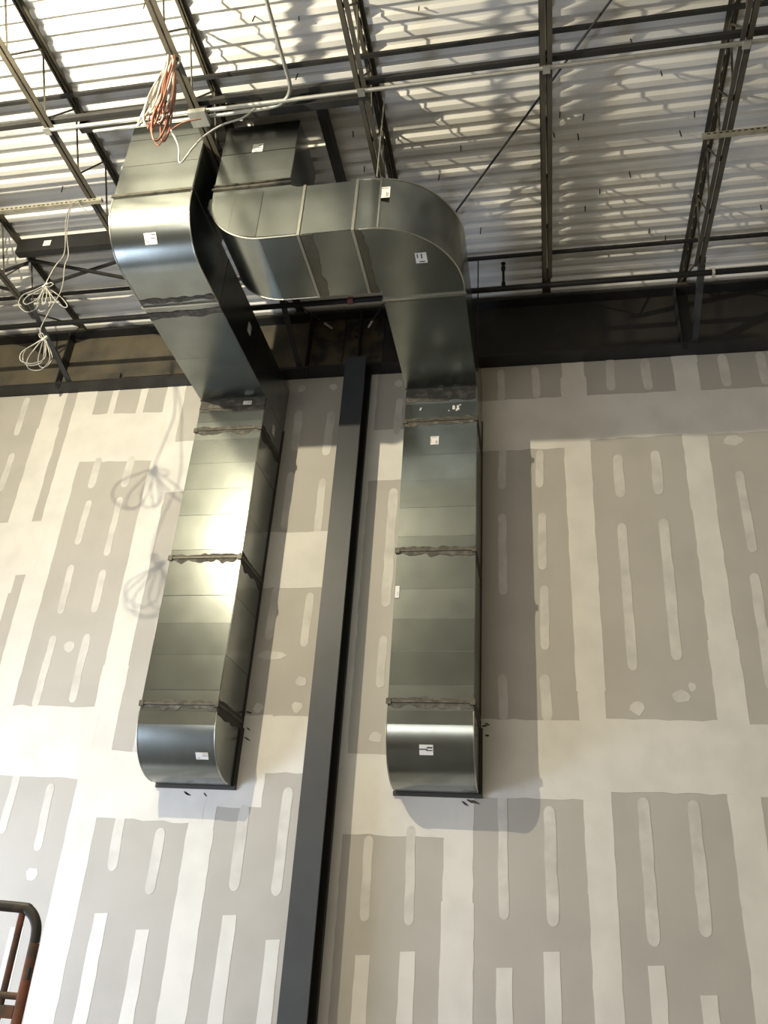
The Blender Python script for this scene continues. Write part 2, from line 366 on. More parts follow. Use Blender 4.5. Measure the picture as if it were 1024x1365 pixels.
# open-web joists
ZB, ZT = 8.08, 8.65
JX = [0.19 + 1.52 * k + {-3: 0.06, -2: -0.035, -1: -0.05, 0: -0.02}.get(k, 0) for k in range(-6, 4)]
def angle_poly(s, top):
    # one of the two angles of a chord, in (x, z); s = side, top = leg on top or below
    w, t, g = 0.040, 0.006, 0.008
    a, b = s * g, s * (g + w)
    if top: return [(a, ZT + .03 - .04), (a + s * t, ZT + .03 - .04), (a + s * t, ZT + .03 - t), (b, ZT + .03 - t), (b, ZT + .03), (a, ZT + .03)]
    return [(a, ZB), (b, ZB), (b, ZB + t), (a + s * t, ZB + t), (a + s * t, ZB + .045), (a, ZB + .045)]
def make_joist():
    r = empty('bar_joist', (0, -7, ZB))
    for s in (-1, 1):
        MB().prism(angle_poly(s, True), 'Y', -14.0, -0.06).build('top_chord_angle', M['joist'], r)
        MB().prism(angle_poly(s, False), 'Y', -13.4, -1.02).build('bottom_chord_angle', M['joist'], r)
    MB().box(-0.055, 0.055, -0.20, -0.06, 8.602, ZT - 0.012).build('bearing_seat', M['joist'], r)
    MB().tube([(0, -0.22, ZT), (0, -1.10, ZB + .03)], 0.011, 6).build('web_rod', M['joist'], r)
    y = -1.10; p = 0.61; i = 0
    while y > -13:
        MB().tube([(0, y, ZB + .02), (0, y - p / 2, ZT + .01)], 0.0095, 6).build('web_rod', M['joist'], r)
        MB().tube([(0, y - p / 2, ZT + .01), (0, y - p, ZB + .02)], 0.0095, 6).build('web_rod', M['joist'], r)
        y -= p
    return r
J0 = make_joist()
jlab = {-4: 'open-web roof joist with a knee brace behind the dangling white cable loops', -3: 'open-web roof joist holding the perforated strut, left of the first duct riser',
        -2: 'open-web roof joist between the two duct risers, carrying the cable coil', -1: 'open-web roof joist just right of the second duct riser',
        0: 'open-web roof joist seen straight on, crossed by the thin diagonal rod', 1: 'open-web roof joist with perforated strut and vertical brace at the black beam'}
first = True
for x in JX:
    k = round((x - 0.19) / 1.52)
    o = J0 if first else copy_tree(J0); first = False
    o.location = (x, -7, ZB)
    o['label'] = jlab.get(k, 'open-web steel roof joist in the row under the deck'); o['category'] = 'joist'; o['group'] = 'roof joists'
# knee braces from joist to the bottom flange of the beam
for x, y0, z0, lb in [(-5.84, -1.35, 8.14, 'dark angle brace slanting down from joist to the brown beam, beside the cable loops'), (-2.79, -1.30, 8.14, 'dark angle brace between first duct and beam splice, slanting down'),
                  (1.76, -1.05, 8.18, 'grey angle brace running down the face of the black beam')]:
    mb = MB(); e = (x, -0.185, 7.775)
    mb.bar((x, y0, z0), e, 0.065, 0.007, (0, 1, 1)).bar((x - .03, y0, z0 + .03), (x - .03, -.185, 7.80), 0.007, 0.06, (0, 1, 1))
    mb.build('knee_brace', M['column'], label=lb, cat='brace', group='knee braces')
# bridging angles running from joist to joist
def lbar(name, y, z, x0, x1, label, m='dark', s=0.034):
    t = 0.005
    return MB().prism([(y, z), (y + s, z), (y + s, z + t), (y + t, z + t), (y + t, z + s), (y, z + s)], 'X', x0, x1).build(name, M[m], label=label, cat='bridging', group='joist bridging')
lbar('bridging_angle', -3.43, 8.585, -9.2, 5.0, 'dark bridging angle under the deck, passing above the cable coil')
lbar('bridging_angle', -3.50, 8.127, -9.2, 5.0, 'dark bridging angle on the joist bottom chords beside the light conduit', s=0.046)
lbar('bridging_angle', -0.90, 8.575, -9.2, 5.0, 'dark bridging angle under the deck, just above the sprinkler pipe')
for xa, xb in ((-5.89, -4.37), (-7.41, -5.89)):
    for a, b in ((8.60, 8.12), (8.12, 8.60)):
        MB().bar((xa + .02, -1.42 - (a > b) * .05, a), (xb - .02, -1.42 - (a > b) * .05, b), 0.03, 0.03).build('cross_bridging', M['dark'], label='thin dark cross brace ' + ('falling' if a > b else 'rising') + (' towards the first duct beside its level run' if xa > -6 else ' between the two joists farther from the first duct'), cat='bridging', group='cross braces left of duct')
MB().tube([(0.90, -3.905, 8.56), (-0.95, -1.36, 8.56)], 0.011, 8).build('tie_rod', M['dark'], label='thin dark rod running diagonally under the white deck', cat='rod')

# steel channels framing the roof opening
def channel(name, x0, x1, y, z0, z1, d, label):
    t = 0.012
    return MB().prism([(y, z0), (y + d, z0), (y + d, z0 + t), (y + t, z0 + t), (y + t, z1 - t), (y + d, z1 - t), (y + d, z1), (y, z1)], 'X', x0, x1).build(name, M['dark'], label=label, cat='channel')
channel('roof_frame_channel', -4.25, -2.945, -3.13, 8.42, 8.645, -0.07, 'dark steel channel in front of the first duct riser top')
channel('roof_frame_channel', -2.80, -1.38, -3.05, 8.46, 8.645, -0.07, 'dark steel channel in front of the second duct riser top')
c3 = channel('roof_frame_channel', -5.84, -4.42, -1.74, 8.44, 8.645, 0.09, 'black steel channel with a white sticker, left of the first duct')
MB().box(-5.50, -5.41, -1.745, -1.7405, 8.50, 8.58).build('sticker', M['paper'], c3)
channel('roof_frame_channel', -4.25, -2.945, -1.74, 8.44, 8.645, 0.09, 'black steel channel behind the first duct riser')
MB().box(-1.94, -1.86, -3.04, -1.75, 8.52, 8.645).build('roof_frame_channel', M['dark'], label='black steel member right of the second duct riser', cat='channel')

# ------------------------------------------------------------------ ducts
def arc(cx_, cz_, r, a0, a1, n=14):
    return [(cx_ + r * math.cos(math.radians(a0 + (a1 - a0) * k / n)), cz_ + r * math.sin(math.radians(a0 + (a1 - a0) * k / n))) for k in range(n + 1)]

def front_panels(part, x0, x1, y, zs, sub='sheet_panel'):
    """flat sheets of the front face, each bent a touch differently"""
    for a, b in zip(zs[:-1], zs[1:]):
        t0 = random.uniform(0.001, 0.007); t1 = random.uniform(0.001, 0.007)
        MB().prism([(y, a + .002), (y, b - .002), (y - t1, b - .002), (y - t0, a + .002)], 'X', x0 + .004, x1 - .004).build(sub, M['galv'], part)
def side_panels(part, x, y0, y1, zs):
    for a, b in zip(zs[:-1], zs[1:]):
        t0 = random.uniform(0.001, 0.004); t1 = random.uniform(0.001, 0.004)
        MB().prism([(x, a + .002), (x, b - .002), (x + t1, b - .002), (x + t0, a + .002)], 'Y', y0 + .004, y1 - .004).build('sheet_panel', M['galv'], part)

def drift(n):
    """uneven but smooth hand-smeared edge, n + 1 values in 0..1"""
    v = [random.random() for _ in range(n + 9)]
    w = [(v[i] + 2 * v[i + 1] + 3 * v[i + 2] + 2 * v[i + 3] + v[i + 4]) / 9 for i in range(n + 1)]
    return [min(1, max(0, .5 + 1.7 * (q - .5) + random.uniform(-.08, .08))) for q in w]

def joint(root, x0, x1, y0, y1, z, e=0.014, h=0.022, smear=0.05):
    """slip-and-drive joint round a vertical duct: raised bars and smeared sealant"""
    MB().box(x0 - e, x1 + e, y0 - e - .004, y0, z - h / 2, z + h / 2).build('joint_cleat', M['flange'], root)
    MB().box(x1, x1 + e, y0, y1, z - h / 2, z + h / 2).build('joint_cleat', M['flange'], root)
    MB().box(x0 - e, x0, y0, y1, z - h / 2, z + h / 2).build('joint_cleat', M['flange'], root)
    n = 44
    up = [z + h / 2 + smear * (.15 + .6 * q) for q in drift(n)]; dn = [z - h / 2 - smear * (.3 + 1.0 * q) for q in drift(n)]
    P = [(x0 + .004 + (x1 - x0 - .008) * k / n, dn[k]) for k in range(n + 1)] + [(x0 + .004 + (x1 - x0 - .008) * k / n, up[k]) for k in range(n, -1, -1)]
    MB().prism(P, 'Y', y0 - .0075, y0 - .0005).build('sealant_smear', M['mastic'], root)
    n = 24; qa = drift(n); qb = drift(n)
    P = [(y0 + (y1 - y0) * k / n, z - h / 2 - smear * (.7 + 1.2 * qa[k])) for k in range(n + 1)] + [(y0 + (y1 - y0) * k / n, z + h / 2 + smear * (.5 + .7 * qb[k])) for k in range(n, -1, -1)]
    MB().prism(P, 'X', x1 + .0005, x1 + .0065).build('sealant_smear', M['mastic_d'], root)
    for x in (x0 + .01, x1 - .01):
        MB().box(x - .022, x + .022, y0 - e - .010, y0 - .004, z - .028, z + .024).build('corner_clip', M['flange'], root)

def sticker(root, c, u, v, w, h, bars, red=False):
    """paper label at c, spanned by unit vectors u (width) and v (height); bars are printed lines (u0,u1,v0,v1)"""
    c = Vector(c); u = Vector(u).normalized(); v = Vector(v).normalized(); n = u.cross(v).normalized()
    def quad(a, b, c_, d, lo, hi):
        pts = []
        for t in (lo, hi):
            for (s, q) in ((a, c_), (b, c_), (b, d), (a, d)): pts.append(c + u * (s * w) + v * (q * h) + n * t)
        return pts, [(0, 3, 2, 1), (4, 5, 6, 7), (0, 1, 5, 4), (1, 2, 6, 5), (2, 3, 7, 6), (3, 0, 4, 7)]
    o = MB().add(*quad(-.5, .5, -.5, .5, 0.0, .002)).build('sticker', M['paper'], root, label='small white paper sticker with printing')
    for i, (a, b, c_, d) in enumerate(bars):
        MB().add(*quad(a - .5, b - .5, c_ - .5, d - .5, .0019, .0026)).build('print', M['redink' if (red and i == 0) else 'ink'], o)

BARS = [(.55, .95, .78, .86), (.5, .95, .48, .55), (.08, .35, .2, .26)]
BARS2 = [(.62, .68, .1, .5), (.75, .82, .1, .45), (.1, .8, .85, .90), (.08, .12, .2, .7)]

def drop(root, x0, x1, ztop, joints, bands, zel, R, bottom=2.9, yf=-0.70):
    cuts = sorted([ztop] + joints + [zel], reverse=True)
    for a, b in zip(cuts[:-1], cuts[1:]):
        s = MB().box(x0, x1, yf, -0.006, b, a).build('drop_section', M['galv'], root)
        zs = [b] + sorted([z for z in bands if b + .03 < z < a - .03]) + [a]
        front_panels(s, x0, x1, yf, zs)
        side_panels(s, x1, yf, -0.03, zs[::2] if len(zs) % 2 else zs[:-1:2] + [zs[-1]])
    for z in joints: joint(root, x0, x1, yf, -0.008, z)
    # bottom elbow into the wall
    cz = bottom + R
    heel = arc(yf + R, cz, R, 180, 270)
    P = [(-0.03, zel), (yf, zel)] + heel + [(-0.03, bottom)]
    e = MB().prism(P, 'X', x0, x1).build('bottom_elbow', M['galv'], root, smooth=30)
    for x in (x0, x1):
        MB().tube([(x, yf - .001, zel)] + [(x, p[0], p[1]) for p in heel], 0.0065, 6).build('edge_seam', M['galv_edge'], e, smooth=60)
    MB().prism([(yf - .004, zel - .12), (yf, zel - .12), (yf, zel), (yf - .004, zel)], 'X', x0 + .004, x1 - .004).build('sheet_panel', M['galv'], e)
    w = 0.028
    MB().box(x0 - w, x1 + w, -0.035, -0.004, bottom - w, bottom + .012).build('wall_flange', M['mastic_d'], root)
    MB().box(x1, x1 + w, -0.035, -0.004, bottom + .012, zel + .02).build('wall_flange', M['mastic_d'], root)
    MB().box(x1, x1 + .012, -0.030, -0.004, zel + .02, ztop).build('wall_sealant', M['mastic_d'], root)
    MB().box(x0 - .012, x0, -0.030, -0.004, bottom + .012, ztop).build('wall_sealant', M['mastic_d'], root)
    for k in range(6):
        x = random.uniform(x0 + .05, x1 - .02) if k < 3 else x1 + random.uniform(.035, .09); zz = bottom - random.uniform(.04, .08) if k < 3 else bottom + random.uniform(.45, .72)
        a_ = random.uniform(-.8, .2); l_ = random.uniform(.02, .045); w_ = random.uniform(.006, .011); ca, sa = math.cos(a_), math.sin(a_)
        MB().prism([(x + ca * u_ - sa * v_, zz + sa * u_ + ca * v_) for u_, v_ in ((-l_, 0), (-l_ * .4, w_), (l_ * .5, w_ * .7), (l_, -w_ * .2), (l_ * .2, -w_), (-l_ * .6, -w_ * .6))], 'Y', -.0065, 0.0).build('sealant_fleck', M['mastic_d'], root)

ZR0, ZR1 = 6.955, 7.555
# ---- first duct: riser, elbow towards the wall, level run, drop
ax0, ax1 = -3.70, -2.94
d1 = empty('air_duct', ((ax0 + ax1) / 2, -0.35, 2.88), 'galvanized duct running from roof riser straight to wall and down, brightly lit', 'duct', 'rectangular air ducts')
yr = -3.12
s = MB().box(ax0, ax1, yr, -2.40, 7.47, 8.43).build('riser', M['galv'], d1)
front_panels(s, ax0, ax1, yr, [7.47, 7.86, 8.22, 8.43])
side_panels(s, ax1, yr, -2.42, [7.5, 8.0, 8.43])
heel = arc(-2.67, 7.405, 0.45, 180, 270, 18)
P = [(-2.40, 7.47), (yr, 7.47)] + heel + [(-2.24, ZR0), (-2.24, ZR1), (-2.40, ZR1)]
e = MB().prism(P, 'X', ax0, ax1).build('upper_elbow', M['galv'], d1, smooth=30)
for x in (ax0, ax1): MB().tube([(x, yr, 7.47)] + [(x, p[0], p[1]) for p in heel] + [(x, -2.24, ZR0)], 0.007, 6).build('edge_seam', M['galv_edge'], e, smooth=60)
MB().box(ax0 - .012, ax1 + .012, yr - .016, yr, 7.462, 7.488).build('joint_cleat', M['flange'], d1)
s = MB().box(ax0, ax1, -2.24, -0.006, ZR0, ZR1).build('level_run', M['galv'], d1)
for a, b in ((-2.16, -1.45), (-1.45, -0.74)):
    MB().prism([(a + .003, ZR0), (b - .003, ZR0), (b - .003, ZR0 - random.uniform(.001, .004)), (a + .003, ZR0 - random.uniform(.001, .004))], 'X', ax0 + .004, ax1 - .004).build('sheet_panel', M['galv'], s)
side_panels(s, ax1, -2.2, -1.2, [ZR0, ZR1]); side_panels(s, ax1, -1.2, -.05, [ZR0, ZR1])
# torn sealant band where elbow meets run
def under_smear(root, x0, x1, ya, yb, m, z=ZR0, t=.007):
    n = 36; qa = drift(n); qb = drift(n)
    P = [(x0 + (x1 - x0) * k / n, ya + .03 * (qa[k] - .5)) for k in range(n + 1)] + [(x0 + (x1 - x0) * k / n, yb + .04 * (qb[k] - .5)) for k in range(n, -1, -1)]
    MB().prism(P, 'Z', z - t, z - .0005).build('sealant_smear', M[m], root)
under_smear(d1, ax0, ax1, -2.34, -2.29, 'mastic'); under_smear(d1, ax0, ax1, -2.16, -2.08, 'mastic')
MB().box(ax0 - .012, ax1 + .012, -2.255, -2.235, ZR0 - .016, ZR0).build('joint_cleat', M['galv_edge'], d1)
drop(d1, ax0, ax1, ZR0, [6.55, 5.00, 3.51], [6.66, 6.42, 6.12, 5.80, 5.49, 5.09, 4.59, 4.30, 3.98, 3.64], 3.44, 0.52)
n = 20
P = [(ax0 + (ax1 - ax0) * k / n, 6.80 + random.uniform(-.015, .012)) for k in range(n + 1)] + [(ax1, 6.955), (ax0, 6.955)]
MB().prism(P, 'Y', -.708, -.7005).build('sealant_smear', M['mastic'], d1)
MB().box(ax0 - .008, ax1 + .008, -.716, -.70, 6.945, 6.962).build('joint_cleat', M['flange'], d1)
MB().box(ax0, ax1, -.713, -.70, 6.835, 6.85).build('joint_cleat', M['flange'], d1)

# ---- second duct: riser, elbow to the right, level run, flat elbow to the wall, drop
bx0, bx1 = -1.36, -0.60
d2 = empty('air_duct', ((bx0 + bx1) / 2, -0.35, 2.88), 'galvanized duct that turns sideways twice under the deck before dropping down the wall', 'duct', 'rectangular air ducts')
yf, yb = -2.96, -2.20
s = MB().box(-2.82, -2.10, yf, -2.36, 7.62, 8.47).build('riser', M['galv'], d2)
front_panels(s, -2.82, -2.10, yf, [7.68, 7.80, 8.08, 8.47])
heel = arc(-2.27, 7.505, 0.55, 180, 270, 18)
P = [(-2.10, 7.62), (-2.82, 7.62)] + heel + [(-1.95, ZR0), (-1.95, ZR1), (-2.02, ZR1), (-2.08, 7.58)]
e = MB().prism(P, 'Y', yf, yb).build('riser_elbow', M['galv'], d2, smooth=30)
for yy in (yf, yb): MB().tube([(p[0], yy, p[1]) for p in heel] + [(-1.95, yy, ZR0)], 0.007, 6).build('edge_seam', M['galv_edge'], e, smooth=60)
for xa, xb, t0, t1 in ((-2.79, -2.60, .004, .002), (-2.595, -2.335, .001, .006), (-2.33, -1.97, .004, .002)):
    lo = [(xa + (xb - xa) * k / 6) for k in range(7)]
    lo = [(x, 7.512 - math.sqrt(max(0, .3025 - min(0, x + 2.27) ** 2)) + .012) for x in lo]
    v = []
    for x, z in lo:
        t = t0 + (t1 - t0) * (x - xa) / (xb - xa)
        v += [(x, yf, z), (x, yf - t, z), (x, yf, 7.54), (x, yf - t, 7.54)]
    f = [(4 * k + 1, 4 * k + 5, 4 * k + 7, 4 * k + 3) for k in range(6)] + [(4 * k, 4 * k + 4, 4 * k + 5, 4 * k + 1) for k in range(6)] + [(4 * k + 3, 4 * k + 7, 4 * k + 6, 4 * k + 2) for k in range(6)] + [(0, 1, 3, 2), (24, 26, 27, 25)]
    MB().add(v, f).build('sheet_panel', M['galv'], e)
MB().box(-2.30, -1.97, yf + .01, yb - .01, ZR0 - .004, ZR0).build('sheet_panel', M['galv'], e)
MB().box(-2.835, -2.09, yf - .014, yf, 7.61, 7.63).build('joint_cleat', M['flange'], d2)
MB().box(-2.825, -2.10, yf - .010, yf, 7.665, 7.677).build('joint_cleat', M['flange'], d2)
s = MB().box(-1.95, -1.42, yf, yb, ZR0, ZR1).build('level_run', M['galv'], d2)
MB().box(-1.92, -1.45, yf - .004, yf, ZR0 + .004, ZR1 - .004).build('sheet_panel', M['galv'], s)
for x in (-1.95, -1.47):
    MB().box(x - .012, x + .012, yf - .014, yf, ZR0 - .012, ZR1).build('joint_cleat', M['galv_edge'], d2)
    MB().box(x - .012, x + .012, yf, yb, ZR0 - .014, ZR0).build('joint_cleat', M['galv_edge'], d2)
n = 24
for x, w in ((-1.93, .07), (-1.45, .06)):
    qa = drift(n)
    P = [(x, yf + (yb - yf) * k / n) for k in range(n + 1)] + [(x + w * (.5 + qa[k]), yf + (yb - yf) * k / n) for k in range(n, -1, -1)]
    MB().prism(P, 'Z', ZR0 - .005, ZR0 - .0005).build('sealant_smear', M['stain'], d2)
fe = arc(bx0, yb, 0.76, 270, 360, 20)
P = [(-1.42, yb), (-1.42, yf)] + fe + [(bx1, -2.10), (bx0, -2.10), (bx0, yb)]
e = MB().prism(P, 'Z', ZR0, ZR1).build('flat_elbow', M['galv'], d2, smooth=30)
MB().tube([(-1.42, yf, ZR0)] + [(p[0], p[1], ZR0) for p in fe] + [(bx1, -2.10, ZR0)], 0.007, 6).build('edge_seam', M['galv_edge'], e, smooth=60)
MB().tube([(-1.42, yf, ZR1)] + [(p[0], p[1], ZR1) for p in fe], 0.007, 6).build('edge_seam', M['galv_edge'], e, smooth=60)
MB().box(-1.265, -1.25, yf - .012, yf + .012, ZR0 + .002, ZR1).build('joint_cleat', M['galv_edge'], d2)
s = MB().box(bx0, bx1, -2.10, -0.006, ZR0, ZR1).build('level_run', M['galv'], d2)
MB().box(bx0 + .004, bx1 - .004, -2.06, -0.72, ZR0 - .004, ZR0).build('sheet_panel', M['galv'], s)
MB().box(bx0 - .012, bx1 + .012, -2.115, -2.09, ZR0 - .014, ZR0).build('joint_cleat', M['galv_edge'], d2)
drop(d2, bx0, bx1, ZR0, [6.53, 5.03, 3.56], [6.75, 6.41, 6.11, 5.81, 5.50, 5.18, 4.63, 4.33, 4.02, 3.70], 3.48, 0.52)
MB().box(bx0 - .008, bx1 + .008, -.714, -.70, 6.945, 6.962).build('joint_cleat', M['flange'], d2)
P = [(bx0 + .01, 6.78), (bx1 - .01, 6.79), (bx1 - .01, 6.94), (bx0 + .01, 6.94)]
MB().prism(wavy(P, .06, .012), 'Y', -.708, -.7005).build('sealant_smear', M['mastic'], d2)
for k in range(10):
    x = random.choice((-1.18, -0.84)) + random.uniform(-.07, .07); z = 6.70 + random.uniform(-.06, .06); r = random.uniform(.006, .018)
    MB().prism([(x + r * math.cos(t), z + r * math.sin(t)) for t in (0, 1.05, 2.1, 3.14, 4.2, 5.2)], 'Y', -.7095, -.70).build('paint_spatter', M['paper'], d2)
# stickers
ex, ez, ey = (1, 0, 0), (0, 0, 1), (0, 1, 0)
a = math.radians(225 - 10)
sticker(d1, (-3.32, -2.67 + .453 * math.cos(math.radians(228)), 7.405 + .453 * math.sin(math.radians(228))), ex, (0, math.sin(math.radians(228)), -math.cos(math.radians(228))), .115, .10, BARS)
sticker(d1, (-3.14, -.7175, 6.885), ex, ez, .10, .05, BARS[:2])
sticker(d1, (-3.07, -.7 + .52 * (1 - math.cos(math.radians(42))) - .004, 2.9 + .52 - .52 * math.sin(math.radians(42)) - .002), ex, (0, -math.sin(math.radians(42)), math.cos(math.radians(42))), .12, .07, BARS, True)
sticker(d1, (ax1 + .006, -2.75, 7.65), ey, ez, .09, .12, BARS[:2])
sticker(d1, (ax1 + .006, -1.45, 7.3), ey, ez, .09, .12, BARS[:2])
sticker(d1, (ax1 + .006, -.35, 6.75), ey, ez, .09, .12, BARS[:2])
sticker(d2, (-2.47, yf - .007, 8.13), ex, ez, .10, .11, BARS)
sticker(d2, (-1.215, yf - .008, 7.36), ex, ez, .085, .13, BARS2)
sticker(d2, (-0.94, -2.58, ZR0 - .001), ex, (0, -1, 0), .10, .12, [(.15, .25, .5, .9), (.5, .62, .45, .9), (.3, .8, .1, .2)], False)
sticker(d2, (-1.03, -.708, 6.28), ex, ez, .085, .10, BARS2, True)
sticker(d2, (-1.33, -.708, 4.60), ex, ez, .04, .12, BARS2[:1])
sticker(d2, (-1.01, -.7 + .52 * (1 - math.cos(math.radians(30))) - .006, 2.9 + .52 - .52 * math.sin(math.radians(30)) - .003), ex, (0, -math.sin(math.radians(30)), math.cos(math.radians(30))), .12, .09, [(.0, .6, .5, .62), (.55, .95, .65, .8), (.5, .95, .4, .5)])

# duct hangers
MB().tube([(-1.30, -2.975, 7.56), (-1.30, -2.975, 8.66)], 0.007, 6).build('hanger_rod', M['conduit'], label='thin zinc rod hanging down to the level duct run', cat='rod')
MB().tube([(-0.585, -0.9, 6.98), (-0.585, -0.9, 8.56)], 0.007, 6).build('hanger_rod', M['dark'], label='thin dark rod hanging along the right side of the second duct', cat='rod')

# ------------------------------------------------------------------ pipes, conduits, strut
MB().tube([(-9.4, -3.455, 8.058), (5.0, -3.455, 8.058)], 0.0185, 10).build('conduit', M['conduit'], smooth=50, label='long straight light conduit strapped beneath the joists', cat='conduit')
cp = [(-3.9, -3.385, 8.062), (-2.9, -3.39, 8.062), (-2.4, -3.40, 8.062), (-2.22, -3.405, 8.062)] + [(-2.19 + .22 * math.sin(math.radians(t)), -3.63 + .22 * math.cos(math.radians(t)), 8.062) for t in range(8, 91, 10)] + [(-1.968, -3.9, 8.062), (-1.955, -4.6, 8.062), (-1.95, -9.0, 8.062)]
MB().tube(cp, 0.0165, 10).build('conduit', M['conduit'], smooth=50, label='light conduit bent round a corner above the second duct', cat='conduit')
for x, lb in ((-4.32, 'left of the first riser'), (-2.885, 'at the junction box'), (-1.38, 'right of the second riser'), (0.17, 'that the diagonal rod crosses'), (1.71, 'with the vertical beam brace')):
    MB().box(x - .03, x + .03, -3.49, -3.42, 8.030, 8.044).build('conduit_strap', M['conduit'], label='small zinc strap clamping the conduit to the joist ' + lb, cat='strap', group='conduit straps')
MB().box(-2.93, -2.77, -3.50, -3.35, 7.985, 8.036).build('junction_box', M['conduit'], label='small metal junction box on the joist below the cable coil', cat='box')
for x0, x1, lb in ((-5.86, -4.20, 'perforated strut channel left of the first duct, white cables hanging from it'), (1.50, 3.40, 'perforated strut channel beneath the joist above the black beam')):
    so = MB().prism([(-2.65, 8.04), (-2.61, 8.04), (-2.61, 8.078), (-2.65, 8.078)], 'X', x0, x1).build('strut_channel', M['strut'], label=lb, cat='strut')
    x = x0 + .04
    while x < x1 - .04:
        MB().box(x, x + .028, -2.6515, -2.648, 8.052, 8.066).build('slot', M['hole'], so)
        x += 0.051
sp = empty('sprinkler_pipe', (-1, -1.02, 7.98), 'long black sprinkler pipe running along the wall under the joists', 'pipe')
MB().tube([(-9.4, -1.02, 7.985), (5.0, -1.02, 7.985)], 0.030, 12).build('pipe_run', M['pipe'], sp, smooth=50)
MB().tube([(-2.02, -1.02, 7.985), (-1.96, -1.02, 7.985)], 0.041, 12).build('coupling', M['redpipe'], sp, smooth=50, label='dull red coupling')
MB().tube([(-0.30, -1.02, 7.985), (-0.30, -1.02, 8.33)], 0.014, 8).build('sprig', M['pipe'], sp, smooth=50)
MB().tube([(-0.30, -1.02, 8.02), (-0.30, -1.02, 8.07)], 0.022, 8).build('reducer', M['pipe'], sp, smooth=50)
MB().tube([(-0.30, -1.02, 8.24), (-0.30, -1.02, 8.27), (-0.30, -1.02, 8.30), (-0.30, -1.02, 8.335)], [.018, .024, .024, .012], 8).build('sprinkler_head', M['pipe'], sp)
MB().tube([(-0.30, -1.02, 8.345), (-0.30, -1.02, 8.352)], 0.026, 10).build('deflector', M['pipe'], sp)
MB().box(1.83, 1.855, -1.055, -0.985, 7.945, 8.02).build('pipe_clip', M['wire_w'], sp, label='white clip')
MB().tube([(1.843, -1.02, 8.02), (1.72, -1.05, 8.15)], 0.004, 6).build('clip_wire', M['conduit'], sp)
for pts, lb in (([(-2.67, -0.75, 8.21), (-2.39, -0.28, 8.24)], 'thin tie wire with white tape end left of the column'), ([(-1.665, -0.75, 8.17), (-1.955, -0.28, 8.22)], 'thin tie wire with white tape end beside the second duct')):
    o = empty('tie_wire', pts[1], lb, 'wire', 'taped wires above the column')
    p, q = Vector(pts[0]), Vector(pts[1])
    MB().tube([p, q], 0.007, 6).build('wire', M['dark'], o)
    MB().tube([p + (q - p) * .72, p + (q - p) * .97], 0.0125, 6).build('tape', M['wire_w'], o)

# ------------------------------------------------------------------ loose cables
def tear(top, length, width, ang, lean=0.0, n=5, jit=0.01):
    """a long drooping loop hung at top, in a vertical plane at angle ang"""
    t = Vector(top); d = Vector((math.cos(ang), math.sin(ang), 0)); pts = []
    prof = [(0, 0), (.35, .25), (.50, .55), (.45, .82), (.16, .98), (-.16, .99), (-.45, .82), (-.5, .55), (-.35, .25)]
    for a_, b_ in prof:
        pts.append(t + d * (a_ * width + lean * b_) + Vector((random.uniform(-jit, jit), random.uniform(-jit, jit), -b_ * length)))
    return spline(pts, n, True)
def ring(c, rx, rz, ang=0.3, tilt=0.0, n=18, jit=.008):
    c = Vector(c); d = Vector((math.cos(ang), math.sin(ang), 0)); out = []
    for k in range(n):
        t = 2 * math.pi * k / n
        out.append(c + d * (rx * math.cos(t)) + Vector((0, tilt * math.sin(t), rz * math.sin(t))) + Vector((random.uniform(-jit, jit), random.uniform(-jit, jit), random.uniform(-jit, jit))))
    return spline(out, 3, True)
hook = (-2.90, -3.93, 8.05)
cc = empty('cable_coil', hook, 'long coil of white and red-brown cables hung from the joist above the conduit', 'cable')
for k in range(6):
    tp = (hook[0] + random.uniform(-.03, .03), hook[1] + random.uniform(-.05, .05), 8.06)
    MB().tube(tear(tp, random.uniform(.62, .84), random.uniform(.05, .13), random.uniform(-.6, .9), random.uniform(-.06, .05)), 0.0085, 6, True).build('white_strand', M['wire_w'], cc, smooth=60)
MB().tube(tear((-2.92, -3.92, 8.06), .80, .045, 0.3, -.10, jit=.003), 0.011, 6, True).build('white_strand', M['wire_w'], cc, smooth=60)
for k in range(9):
    tp = (hook[0] + random.uniform(-.02, .04), hook[1] + random.uniform(-.06, .05), 8.05)
    MB().tube(tear(tp, random.uniform(.60, 1.0), random.uniform(.05, .14), random.uniform(-.8, 1.0), random.uniform(-.03, .08)), 0.0075, 6, True).build('red_brown_strand', M['wire_r'], cc, smooth=60)
MB().tube(ring(hook, .07, .10, 0.0, 0.0, 12, .0), 0.010, 6, True).build('tie', M['wire_g'], cc, smooth=60)
MB().tube(spline([(-2.93, -3.80, 7.50), (-3.10, -3.62, 7.72), (-3.245, -3.50, 7.86), (-3.20, -3.50, 7.72), (-3.145, -3.48, 7.63), (-3.12, -3.48, 7.66), (-3.08, -3.48, 7.78), (-2.95, -3.50, 7.86), (-2.80, -3.47, 7.93)], 8), 0.007, 6).build('red_brown_strand', M['wire_r'], cc, smooth=60)
MB().tube(spline([(-2.92, -3.80, 7.55), (-3.0, -3.60, 7.75), (-3.04, -3.50, 7.78), (-2.95, -3.47, 7.60), (-2.915, -3.46, 7.42), (-2.88, -3.46, 7.41), (-2.82, -3.46, 7.56), (-2.74, -3.45, 7.72), (-2.60, -3.45, 7.84), (-2.42, -3.45, 7.90), (-2.33, -3.44, 8.02)], 8), 0.008, 6).build('grey_strand', M['wire_g'], cc, smooth=60)

